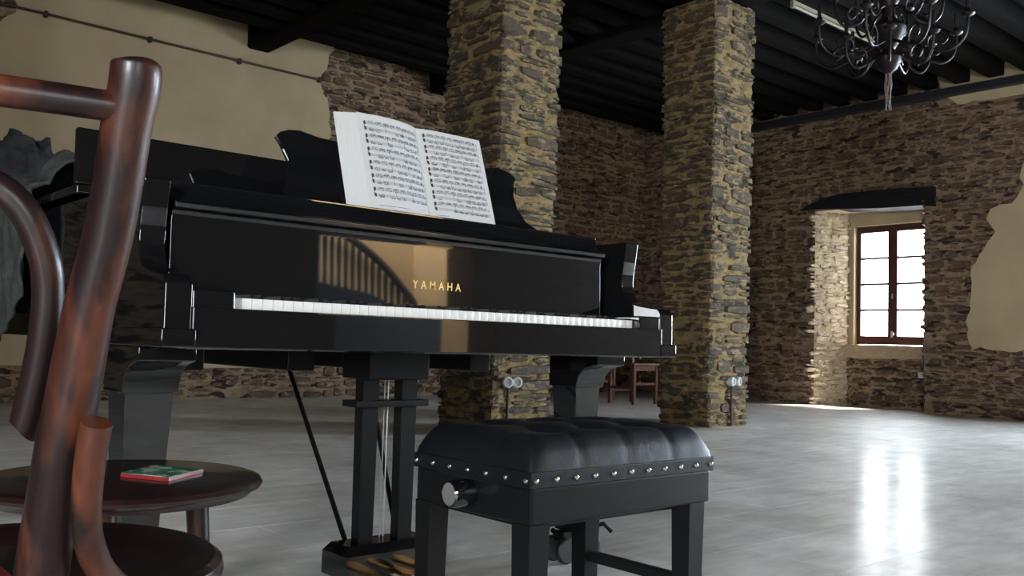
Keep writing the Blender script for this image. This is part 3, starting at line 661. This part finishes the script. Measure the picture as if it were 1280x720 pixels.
for side, nm in ((-1, 'left_page'), (1, 'right_page')):
    n, m_ = 14, 6; mb = MB(); back = 0.0
    vs = [page_pt(side, i/n, j/m_) for i in range(n+1) for j in range(m_+1)]
    fs = [(i*(m_+1)+j, (i+1)*(m_+1)+j, (i+1)*(m_+1)+j+1, i*(m_+1)+j+1) for i in range(n) for j in range(m_)]
    pg = mb.add(vs, fs).build(nm, PAPER, bk_); pg.data.materials[0] = PAPER
    # printed music
    R = random.Random(11+side); gr, ink = MB(), MB()
    def strip(q, s0, s1, t0, t1, off=0.0007, k=6, slope=0.0):
        pts = []
        for i in range(k+1):
            s_ = s0+(s1-s0)*i/k; d = slope*i/k; pts += [page_pt(side, s_, t0+d, off), page_pt(side, s_, t1+d, off)]
        q.add(pts, [(2*i, 2*i+2, 2*i+3, 2*i+1) for i in range(k)])
    ns = 6 if side < 0 else 7; top, bot = (0.93, 0.085) if side < 0 else (0.955, 0.06)
    e0, e1 = (0.05, 0.93) if side < 0 else (0.07, 0.93)
    for y in range(ns):
        pitch = (top-bot)/ns; yt = top-pitch*y-pitch*0.12
        for half in (0, 1):
            y0 = yt-half*pitch*0.44; g = 0.0062
            for L in range(5): strip(gr, e0, e1, y0-L*g-0.0009, y0-L*g+0.0009, 0.0006, 8)
            a, b = (e1-0.01, e0+0.01) if side < 0 else (e0+0.01, e1-0.01)    # reading direction
            dirn = 1 if b > a else -1
            ink_s = lambda f: a+(b-a)*f
            strip(ink, ink_s(0.005), ink_s(0.028), y0-5.2*g, y0+1.2*g, 0.0008, 1)
            f = 0.07
            while f < 0.96:
                if half and R.random() < 0.35: f += 0.08; continue
                cnt = R.choice((3, 4, 4, 6)); wid = min(0.11 if not half else 0.09, 0.97-f)
                nts = [(f+wid*i/cnt, y0-g*R.uniform(0.2, 4.2)) for i in range(cnt)]
                bm_ = y0+g*(1.4 if not half else -5.4); sl = R.uniform(-0.006, 0.006)
                strip(ink, ink_s(nts[0][0]), ink_s(nts[-1][0]+0.004), bm_-0.0020, bm_+0.0020, 0.0008, 2, sl)
                if R.random() < 0.7: strip(ink, ink_s(nts[0][0]), ink_s(nts[-1][0]+0.004), bm_-0.0095*(1 if not half else -1)-0.0018, bm_-0.0095*(1 if not half else -1)+0.0018, 0.0008, 2, sl)
                for fx, ny in nts:
                    strip(ink, ink_s(fx-0.008), ink_s(fx+0.004), ny-0.0034, ny+0.0034, 0.0009, 1)
                    strip(ink, ink_s(fx+0.002), ink_s(fx+0.0045), min(ny, bm_), max(ny, bm_), 0.0008, 1)
                f += wid+0.012
        strip(ink, a+0.004, a-0.004, yt-pitch*0.44-4*0.0062, yt, 0.0008, 1)
        for fb_ in (0.35, 0.67, 1.0): strip(ink, ink_s(fb_)-0.002, ink_s(fb_)+0.002, yt-pitch*0.44-4*0.0062, yt, 0.0008, 1)
    strip(ink, ink_s(0.05), ink_s(0.55), 0.030, 0.034, 0.0007, 3) if side < 0 else strip(ink, ink_s(0.02), ink_s(0.2), 0.030, 0.034, 0.0007, 2)
    gr.build('printed_staves', INKL, pg, False); ink.build('printed_notes', INK, pg, False)
# the block of leaves under each page
mb = MB(); n = 10; lay_ = 12
for k in range(lay_):
    q = k/(lay_-1); pts = []
    for t in (0, 1):
        for s_ in (0.02, 0.25, 0.5, 0.75, 1.0):
            p = page_pt(-1, s_, t); x = p[0]-(0.048 if s_ == 1.0 else 0.02*(s_ > 0.7))*q
            y = p[1]+0.0008+q*0.034*math.sin(min(1, s_*1.6)*math.pi/2); pts.append((x, y, p[2]-0.0015-0.0015*(k % 2)))
    mb.add(pts, [(i, i+1, 6+i, 5+i) for i in range(4)])
    if k: 
        m0 = len(mb.v)-20; mb.f.append((m0+4, m0+14, m0+19, m0+9)); mb.f.append((m0+0, m0+10, m0+11, m0+1)); mb.f.append((m0+1, m0+11, m0+12, m0+2)); mb.f.append((m0+2, m0+12, m0+13, m0+3)); mb.f.append((m0+3, m0+13, m0+14, m0+4))
mb.build('leaf_block', PAPER, bk_, False)
mb = MB(); vs = []
for i in range(9):
    for j in (0, 1):
        p = page_pt(1, i/8, j); vs += [(p[0], p[1]+0.001, p[2]-0.001), (p[0], p[1]+0.012, p[2]-0.001)]
mb.add(vs, [f for i in range(8) for f in ((i*4, (i+1)*4, (i+1)*4+2, i*4+2), (i*4+1, i*4+3, (i+1)*4+3, (i+1)*4+1), (i*4, i*4+1, (i+1)*4+1, (i+1)*4), (i*4+2, (i+1)*4+2, (i+1)*4+3, i*4+3))]+[(32, 33, 35, 34)]).build('leaf_block', PAPER, bk_, False)

# ------------------------------------------------------------------ piano bench
bn = thing('piano_bench', 'black leather tufted bench with bright nails and a side knob, in front of the piano', 'bench', (1.475, 1.4975, 0))
X0, X1, Y0, Y1 = 1.196, 1.754, 1.308, 1.687
MB().box(X0+0.004, Y0+0.004, 0.313, X1-0.004, Y1-0.004, 0.386, 0.007).build('apron', BENCHW, bn)
nx, ny = 56, 40; vs = []; tf = [(0.25, 0.3), (0.5, 0.3), (0.75, 0.3), (0.25, 0.7), (0.5, 0.7), (0.75, 0.7)]
def cush(a, b):
    ea, eb = min(a, 1-a), min(b, 1-b); la, lb = ea*(X1-X0), eb*(Y1-Y0); r = 0.05
    def e(l): l = min(l, r)/r; return math.sqrt(max(0, 1-(1-l)**2))
    h = 0.412+0.065*e(la)*e(lb)+0.018*math.sin(math.pi*a)**0.5*math.sin(math.pi*b)**0.5
    for ta, tb in tf:
        d = math.hypot((a-ta)*(X1-X0), (b-tb)*(Y1-Y0)); h -= 0.022*math.exp(-(d/0.03)**2)+0.010*math.exp(-(d/0.07)**2)
    for ta in (0.25, 0.5, 0.75): h -= 0.005*math.exp(-((a-ta)*(X1-X0)/0.011)**2)*(1 if b < 0.3 or b > 0.7 else 0.8)
    for tb in (0.3, 0.7): h -= 0.004*math.exp(-((b-tb)*(Y1-Y0)/0.011)**2)
    return h
def warp(t): return 0.5-0.5*math.cos(math.pi*t)*(1) if False else t+0.055*math.sin(2*math.pi*t)*-1
mb = MB()
for i in range(nx+1):
    for j in range(ny+1):
        a, b = warp(i/nx), warp(j/ny); a, b = min(1, max(0, a)), min(1, max(0, b)); vs.append((X0+a*(X1-X0), Y0+b*(Y1-Y0), cush(a, b)))
mb.add(vs, [(i*(ny+1)+j, (i+1)*(ny+1)+j, (i+1)*(ny+1)+j+1, i*(ny+1)+j+1) for i in range(nx) for j in range(ny)])
co = mb.build('cushion', LEATHER, bn, True, 60)
wl_ = MB().box(X0-0.002, Y0-0.002, 0.384, X1+0.002, Y1+0.002, 0.416, 0.003).build('leather_band', LEATHER, co)
for ta, tb in tf: MB().sphere((X0+ta*(X1-X0), Y0+tb*(Y1-Y0), cush(ta, tb)+0.002), 0.011, 10, (1, 1, 0.5)).build('button', LEATHER, co)
nm = None
def nail(x, y):
    global nm
    if nm is None: o = MB().sphere((0, 0, 0), 0.0052, 8, (1, 1, 1)).build('nail', NICKEL, None); nm = o.data
    else: o = bpy.data.objects.new('nail', nm); C.objects.link(o)
    o.parent = bn
    o.location = (x-1.475, y-1.4975, 0.400)
for k in range(11):
    x = X0+0.011+k*(X1-X0-0.022)/10; nail(x, Y0-0.0025); nail(x, Y1+0.0025)
for k in range(7):
    y = Y0+0.012+k*(Y1-Y0-0.024)/6; nail(X0-0.0025, y); nail(X1+0.0025, y)
for x, sx in ((X0+0.03, 1), (X1-0.05, -1)):
    for y in (Y0+0.03, Y1-0.03): MB().frustum((x, y, 0), 0.042, 0.042, (x, y, 0.315), 0.052, 0.052).build('leg', BENCHW, bn)
    MB().box(x-0.012, Y0+0.05, 0.125, x+0.012, Y1-0.05, 0.15, 0.003).build('stretcher', BENCHW, bn)
MB().box(X0+0.04, Y0+0.04, 0.30, X1-0.04, Y1-0.04, 0.314).build('under_panel', BENCHW, bn, False)
kb = MB().lathe([(0.024, 0.012), (0.027, 0.006), (0.028, -0.035), (0.027, -0.046), (0.0235, -0.050), (0.0225, -0.0475)], (X0, 1.497, 0.354), 28, 'x', cap=False).build('knob', BLACK, bn)
MB().lathe([(0.0231, -0.0478), (0.0005, -0.0478)], (X0, 1.497, 0.354), 28, 'x', cap=False).build('knob_cap', KNOBC, kb)

# ------------------------------------------------------------------ round stool with a case on it
def seat_profile(R_): return [(0.002, -0.034), (R_-0.03, -0.034), (R_-0.010, -0.030), (R_-0.002, -0.022), (R_, -0.013), (R_-0.002, -0.005), (R_-0.009, 0.0), (R_-0.030, 0.0), (R_-0.040, -0.003), (R_-0.060, -0.008), (R_*0.4, -0.011), (0.002, -0.011)]
SX, SY, SZ, SR = 0.492, 1.452, 0.442, 0.207
stl = thing('round_stool', 'dark round wooden stool beside the piano with a flat case lying on it', 'stool', (SX, SY, 0))
MB().lathe([(0.002, -0.03), (SR-0.04, -0.03), (SR-0.018, -0.026), (SR-0.012, -0.018), (SR-0.002, -0.014), (SR, -0.009), (SR-0.004, -0.003), (SR-0.014, 0.0), (0.002, 0.0)], (SX, SY, SZ), 56).build('seat', SEATW, stl)
for k in range(3):
    a = math.radians(-118+120*k); c, s = math.cos(a), math.sin(a)
    MB().tube([(SX+c*0.17, SY+s*0.17, 0), (SX+c*0.135, SY+s*0.135, 0.25), (SX+c*0.12, SY+s*0.12, SZ-0.028)], [0.012, 0.0155, 0.018], 14).build('leg', BENT, stl)
MB().tube([(SX+0.135*math.cos(i*math.pi/12), SY+0.135*math.sin(i*math.pi/12), 0.25) for i in range(25)], 0.009, 8, False).build('ring_brace', BENT, stl)
cs_ = thing('flat_case', 'flat case with a green picture cover and red edges lying on the round stool', 'case', (0.49, 1.355, SZ))
q = [(0.432, 1.37), (0.512, 1.435), (0.562, 1.352), (0.478, 1.285)]
q = [(x*0.93+0.085, y*0.93+0.165) for x, y in q]
MB().prism(q, 'z', SZ, SZ+0.006, 0.001).build('case_body', RED, cs_)
cx_, cy_ = sum(p[0] for p in q)/4, sum(p[1] for p in q)/4
MB().prism([(cx_+(x-cx_)*0.97, cy_+(y-cy_)*0.97) for x, y in q], 'z', SZ+0.006, SZ+0.0068).build('cover', COVER, cs_)

# ------------------------------------------------------------------ bentwood chair in the foreground
CX, CY, CZ, CRR = 0.235, 0.985, 0.44, 0.195
ch = thing('bentwood_chair', 'worn red-brown bentwood chair close in the left foreground, seen from behind', 'chair', (CX, CY, 0))
MB().lathe(seat_profile(CRR), (CX, CY, CZ), 64).build('seat', SEATW, ch)
def px(x, y, d):
    v = _f+CR*(x-640)/FOC-CU*(y-360)/FOC; return Vector((0, 0, CAMZ))+v*d
def at_z(x, y, z):
    v = _f+CR*(x-640)/FOC-CU*(y-360)/FOC; return Vector((0, 0, CAMZ))+v*((z-CAMZ)/v.z)
POST = [(px(171, 75, 0.6245), 0.0090), (px(171, 78, 0.6245), 0.0145), (px(170.5, 84, 0.6248), 0.0163), (px(168, 110, 0.6265), 0.0167), (px(158, 160, 0.631), 0.0164), (px(149, 220, 0.638), 0.0162), (px(134, 300, 0.648), 0.0165),
        (px(113, 380, 0.658), 0.0170), (px(99, 450, 0.668), 0.0180), (px(88, 510, 0.676), 0.0186), (px(76, 570, 0.684), 0.0188), (px(68, 620, 0.692), 0.0190), (px(59, 670, 0.700), 0.0192), (px(51, 725, 0.708), 0.0192), (px(44, 800, 0.718), 0.019)]
POST += [((POST[-1][0].x-0.004, POST[-1][0].y-0.006, 0.2), 0.018), ((POST[-1][0].x-0.012, POST[-1][0].y-0.016, 0.0), 0.016)]
ra = px(166, 137, 0.628); dr = (at_z(0, 117, ra.z)-ra).normalized()
half = (Vector((CX, CY, ra.z))-ra).dot(dr); half = min(0.19, max(0.13, half)); rb = ra+dr*half*2
axis_c = Vector(((ra.x+rb.x)/2, (ra.y+rb.y)/2, 0)); axis_d = Vector((-dr.y, dr.x, 0)).normalized()
if axis_d.dot(Vector((CX, CY, 0))-axis_c) < 0: axis_d = -axis_d
def mirror(p):
    v = Vector((p[0], p[1], 0))-axis_c; m2 = axis_d*(2*v.dot(axis_d))-v
    return Vector((axis_c.x+m2.x, axis_c.y+m2.y, p[2]))
pc = spline([p for p, r in POST], 5); pr_ = [v.x for v in spline([(r, 0, 0) for p, r in POST], 5)]
MB().tube(pc, pr_, 24).build('back_post', BENT, ch)
MB().tube([mirror(p) for p in pc], pr_, 24).build('back_post', BENT, ch)
rm = (ra+rb)/2-axis_d*0.010
MB().tube(spline([ra, ra.lerp(rm, 0.5)-axis_d*0.003, rm, rb.lerp(rm, 0.5)-axis_d*0.003, rb], 6), 0.0104, 16).build('top_rail', BENT, ch)
hp = [px(31, 531, 0.690), px(39, 500, 0.686), px(50, 450, 0.680), px(58, 400, 0.674), px(60, 360, 0.670), px(55, 320, 0.665), px(33, 268, 0.657), px(2, 237, 0.650), px(-45, 213, 0.642)]
hm = [mirror(p) for p in hp]; ap_ = (hp[-1]+hm[-1])/2; ap_.z += 0.012
hb = MB().tube(spline(hp+[ap_]+hm[::-1], 6), 0.0110, 16); dn = (hp[0]-hp[1]).normalized()
hb.v[:16] = [tuple(Vector(v)+dn*(Vector(v)-hp[0]).dot(CR)*0.9) for v in hb.v[:16]]     # slanted cut of the hoop's end
hb.build('back_hoop', BENT, ch)
for mir in (False, True):
    b = [px(121, 528, 0.652), px(115, 560, 0.656), px(110, 600, 0.664), px(108, 640, 0.674), px(112, 680, 0.690), px(128, 715, 0.718), px(160, 742, 0.765), px(200, 752, 0.82)]
    if mir: b = [mirror(p) for p in b]
    MB().tube(spline(b, 6), [0.0108]*6+[0.0106]*30+[0.0098]*(len(spline(b, 6))-36), 16).build('seat_brace', BENT, ch)
for a in (52-38, 52+38):
    a = math.radians(a); c, s = math.cos(a), math.sin(a)
    MB().tube([(CX+c*0.205, CY+s*0.205, 0), (CX+c*0.18, CY+s*0.18, 0.25), (CX+c*0.165, CY+s*0.165, CZ-0.03)], [0.012, 0.016, 0.018], 14).build('front_leg', BENT, ch)
MB().tube([(CX+0.165*math.cos(i*math.pi/12), CY+0.165*math.sin(i*math.pi/12), 0.24) for i in range(25)], 0.009, 8, False).build('ring_brace', BENT, ch)
rb_ = thing('red_booklet', 'red-covered booklet lying on the seat of the foreground chair', 'booklet', (0.19, 0.97, CZ-0.008))
MB().box(0.10, 0.885, CZ-0.011, 0.222, 0.985, CZ-0.002, 0.001).build('leaves', PAPER, rb_)
MB().box(0.098, 0.883, CZ-0.002, 0.223, 0.968, CZ-0.0005).build('cover', RED, rb_, False)

# ------------------------------------------------------------------ garments on the piano lid
def lump(c, rx, ry, rz, seed, amp=0.25, n=40):
    mb = MB(); vs = []
    for i in range(n+1):
        for j in range(n):
            th_, ph = math.pi*i/n, 2*math.pi*j/n; d = Vector((math.sin(th_)*math.cos(ph), math.sin(th_)*math.sin(ph), math.cos(th_)))
            k = 1+amp*noise.noise(d*2.2+Vector((seed, 0, 0)))+amp*0.5*noise.noise(d*6+Vector((0, seed, 0)))
            z = c[2]+d.z*rz*k
            vs.append((c[0]+d.x*rx*k, c[1]+d.y*ry*k, max(1.0085, z)))
    return mb.add(vs, [(i*n+j, (i+1)*n+j, (i+1)*n+(j+1) % n, i*n+(j+1) % n) for i in range(n) for j in range(n)])
tag(lump((0.82, 3.56, 1.06), 0.15, 0.17, 0.27, 4.0).build('black_coat', DARKC, None), 'crumpled black coat heaped on the piano lid behind the grey fleece', 'coat')
mb = MB(); n, m_ = 44, 36; vs = []
for i in range(n+1):
    y = 2.66+0.64*i/n
    for j in range(m_+1):
        q = j/m_; L = 0.24+0.33*(i/n)**0.7; t = -0.24+q*(0.24+L); ruf = 0.014*math.sin(i*0.62+j*0.15)+0.02*noise.noise(Vector((i*0.13, j*0.13, 2)))
        if t < 0: x = PX0-0.02-t; z = 1.022+0.11*math.exp(-((t+0.09)/0.07)**2)*(0.6+0.4*math.sin(i*0.2))+abs(ruf)
        else: x = PX0-0.026-abs(ruf)-0.006; z = 1.022-t
        if -0.03 < t < 0.03: z = min(z, 1.03)+0.01
        vs.append((x, y+0.02*noise.noise(Vector((j*0.2, i*0.1, 7))), z))
mb.add(vs, [(i*(m_+1)+j, (i+1)*(m_+1)+j, (i+1)*(m_+1)+j+1, i*(m_+1)+j+1) for i in range(n) for j in range(m_)])
fl2 = mb.build('grey_fleece', GREYC, None, True, 80); tag(fl2, 'grey fleece draped over the left edge of the piano lid behind the chair back', 'fleece')
md = fl2.modifiers.new('thickness', 'SOLIDIFY'); md.thickness = 0.008; md.offset = 1

# ------------------------------------------------------------------ red-brown chairs far behind the piano
def far_chair(loc, rz, label):
    t = thing('wooden_chair', label, 'chair', loc, 'red-brown chairs behind the piano', local=True); t.rotation_euler.z = rz
    for x in (-0.19, 0.19):
        MB().frustum((x, -0.18, 0), 0.032, 0.032, (x, -0.18, 0.44), 0.04, 0.04).build('leg', REDW, t)
        MB().prism([(0.16, 0), (0.2, 0), (0.205, 0.45), (0.25, 0.9), (0.215, 0.9), (0.165, 0.45)], 'x', x-0.018, x+0.018).build('back_leg', REDW, t)
        MB().box(x-0.011, -0.17, 0.17, x+0.011, 0.18, 0.20).build('stretcher', REDW, t)
    MB().box(-0.225, -0.215, 0.44, 0.225, 0.205, 0.47, 0.008).build('seat', REDW, t)
    for z in (0.385, 0.22): MB().box(-0.18, -0.192, z, 0.18, -0.168, z+(0.055 if z > 0.3 else 0.028)).build('front_rail', REDW, t)
    MB().box(-0.18, 0.17, 0.14, 0.18, 0.19, 0.17).build('back_rail', REDW, t)
    for z in (0.62, 0.8): MB().box(-0.18, 0.205+(z-0.45)*0.08, z, 0.18, 0.228+(z-0.45)*0.08, z+0.06).build('backrest_slat', REDW, t)
    return t
far_chair((8.24, 7.30, 0), math.radians(0), 'nearer red-brown wooden chair seen between piano leg and stone pillar')
far_chair((8.33, 8.05, 0), math.radians(-4), 'farther red-brown wooden chair half hidden behind the piano leg')

# ------------------------------------------------------------------ sockets
def socket(name, label, fn, u0, v0, n, cable=True):
    t = thing(name, label, 'socket', fn(u0, v0, 0))
    for k in range(n):
        c = Vector(fn(u0+0.082*(k-(n-1)/2), v0, 0.02)); o_ = Vector(fn(u0, v0, 0.05))-Vector(fn(u0, v0, 0.0)); nrm = o_.normalized()
        m_ = MB()
        prof = [(0.036, -0.03), (0.040, 0.0), (0.040, 0.028), (0.034, 0.034), (0.026, 0.034), (0.024, 0.022), (0.001, 0.022)]
        tmp = MB().lathe(prof, n=24); rot = nrm.to_track_quat('Z', 'Y').to_matrix()
        m_.add([tuple(c+rot @ Vector(v)) for v in tmp.v], tmp.f); so = m_.build('socket_body', WHITEP, t)
        tmp = MB().lathe([(0.0215, 0.0235), (0.001, 0.0235)], n=20, cap=False); q = MB().add([tuple(c+rot @ Vector(v)) for v in tmp.v], tmp.f); q.build('socket_face', GREYP, so)
        q = MB()
        for sgn in (-1, 1):
            tmp = MB().lathe([(0.003, 0.0245), (0.0005, 0.0245)], n=8, cap=False); q.add([tuple(c+rot @ (Vector(v)+Vector((0.0095*sgn, 0, 0)))) for v in tmp.v], tmp.f)
        q.build('socket_holes', SOCKH, so, False)
    if cable:
        MB().tube([fn(u0-0.03, v0-0.03, 0.026), fn(u0-0.032, v0-0.2, 0.022), fn(u0-0.03, 0.01, 0.026)], 0.011, 8).build('conduit', PIPE, t)
    return t
socket('double_socket', 'pair of round white sockets on the stone pillar behind the piano', p1at, 0.66+0.175, 0.378, 2)
socket('double_socket', 'pair of white sockets on the free-standing stone pillar at right', p2at, 0.56+0.335, 0.385, 2)
ws = thing('wall_socket', 'small white socket low on the stone below the window', 'socket', (BX-0.03, 5.215, 0.43))
MB().box(BX-0.05, 5.18, 0.385, BX+0.0, 5.25, 0.455, 0.005).build('plate', WHITEP, ws)
MB().box(BX-0.054, 5.195, 0.40, BX-0.05, 5.235, 0.44).build('face', GREYP, ws, False)

# ------------------------------------------------------------------ chandelier
HX, HY = 5.19, 2.66
cdl = thing('chandelier', 'dark bronze chandelier with many curled arms hanging from the beamed ceiling', 'chandelier', (HX, HY, 2.3))
MB().tube([(HX, HY, 2.9), (HX, HY, 3.75)], 0.009, 8).build('chain_rod', IRON, cdl)
MB().lathe([(0.06, 0), (0.055, -0.02), (0.02, -0.05), (0.01, -0.06)], (HX, HY, 3.94), 20).build('ceiling_rose', IRON, cdl)
MB().lathe([(0.004, 2.30), (0.02, 2.31), (0.05, 2.335), (0.072, 2.375), (0.075, 2.40), (0.045, 2.42), (0.035, 2.45), (0.06, 2.49), (0.095, 2.54), (0.10, 2.58), (0.07, 2.61), (0.04, 2.64), (0.035, 2.70), (0.06, 2.74), (0.065, 2.79), (0.04, 2.83), (0.02, 2.9), (0.004, 2.92)], (HX, HY, 0), 24).build('body', IRON, cdl)
def arm_pts(rad, zb, rise, a):
    pr2 = [(0.05, zb+0.10), (0.12, zb+0.07), (rad*0.55, zb+0.02), (rad*0.78, zb), (rad*0.95, zb+0.05), (rad, zb+0.13), (rad, zb+rise)]
    return spline([(HX+r*math.cos(a), HY+r*math.sin(a), z) for r, z in pr2], 5)
armm = []
for tier, (cnt, rad, zb, rise, ph) in enumerate(((8, 0.43, 2.395, 0.19, 0.2), (6, 0.27, 2.33, 0.17, 0.5), (6, 0.30, 2.60, 0.18, 0.1))):
    for k in range(cnt):
        a = ph+2*math.pi*k/cnt; ca, sa = math.cos(a), math.sin(a)
        A = MB().tube(arm_pts(rad, zb, rise, a), 0.0085, 8).build('arm', IRON, cdl)
        sc = [(rad*0.5, zb+0.03), (rad*0.52, zb+0.09), (rad*0.66, zb+0.12), (rad*0.76, zb+0.08), (rad*0.70, zb+0.045), (rad*0.62, zb+0.065)]
        MB().tube(spline([(HX+r*ca, HY+r*sa, z) for r, z in sc], 4), 0.006, 6).build('scroll', IRON, A)
        x, y, z = HX+rad*ca, HY+rad*sa, zb+rise
        MB().lathe([(0.006, -0.02), (0.03, -0.008), (0.038, 0.002), (0.02, 0.004), (0.014, 0.03), (0.012, 0.032)], (x, y, z), 14).build('candle_cup', IRON, A)
        MB().lathe([(0.011, 0.0), (0.011, 0.085), (0.004, 0.092), (0.001, 0.093)], (x, y, z+0.03), 10).build('candle_sleeve', IRON, A)
tas = MB()
R = random.Random(9)
for k in range(5):
    a = k*1.26; tas.tube([(HX+0.014*math.cos(a), HY+0.014*math.sin(a), 2.31), (HX+0.02*math.cos(a+0.5), HY+0.02*math.sin(a+0.5), 2.24), (HX+0.012*math.cos(a+1), HY+0.012*math.sin(a+1), 2.17), (HX+0.016*math.cos(a), HY+0.016*math.sin(a), 2.085+R.uniform(0, 0.02))], 0.0045, 6)
tas.build('tassel', mat('rope_tassel', (0.10, 0.07, 0.055), 0.7), cdl)

CREAM = mat('cream_enamel', (0.20, 0.175, 0.125), 0.5)
# ------------------------------------------------------------------ lamp batten on the ceiling
tl = thing('tube_lamp', 'cream tube lamp batten under a ceiling joist, behind the chandelier', 'lamp', (7.76, 4.50, 3.71))
TLA, TLB = Vector((7.05, 4.50, 3.71)), Vector((8.48, 4.50, 3.71))
MB().box(TLA.x, TLA.y-0.018, 3.705, TLB.x, TLA.y+0.018, 3.735, 0.004).build('batten', CREAM, tl)
MB().tube([(TLA.x+0.04, TLA.y, 3.688), (TLB.x-0.04, TLA.y, 3.688)], 0.013, 12).build('tube', CREAM, tl)
for x in (TLA.x+0.02, TLB.x-0.02): MB().box(x-0.02, TLA.y-0.016, 3.67, x+0.02, TLA.y+0.016, 3.706, 0.003).build('end_holder', CREAM, tl)
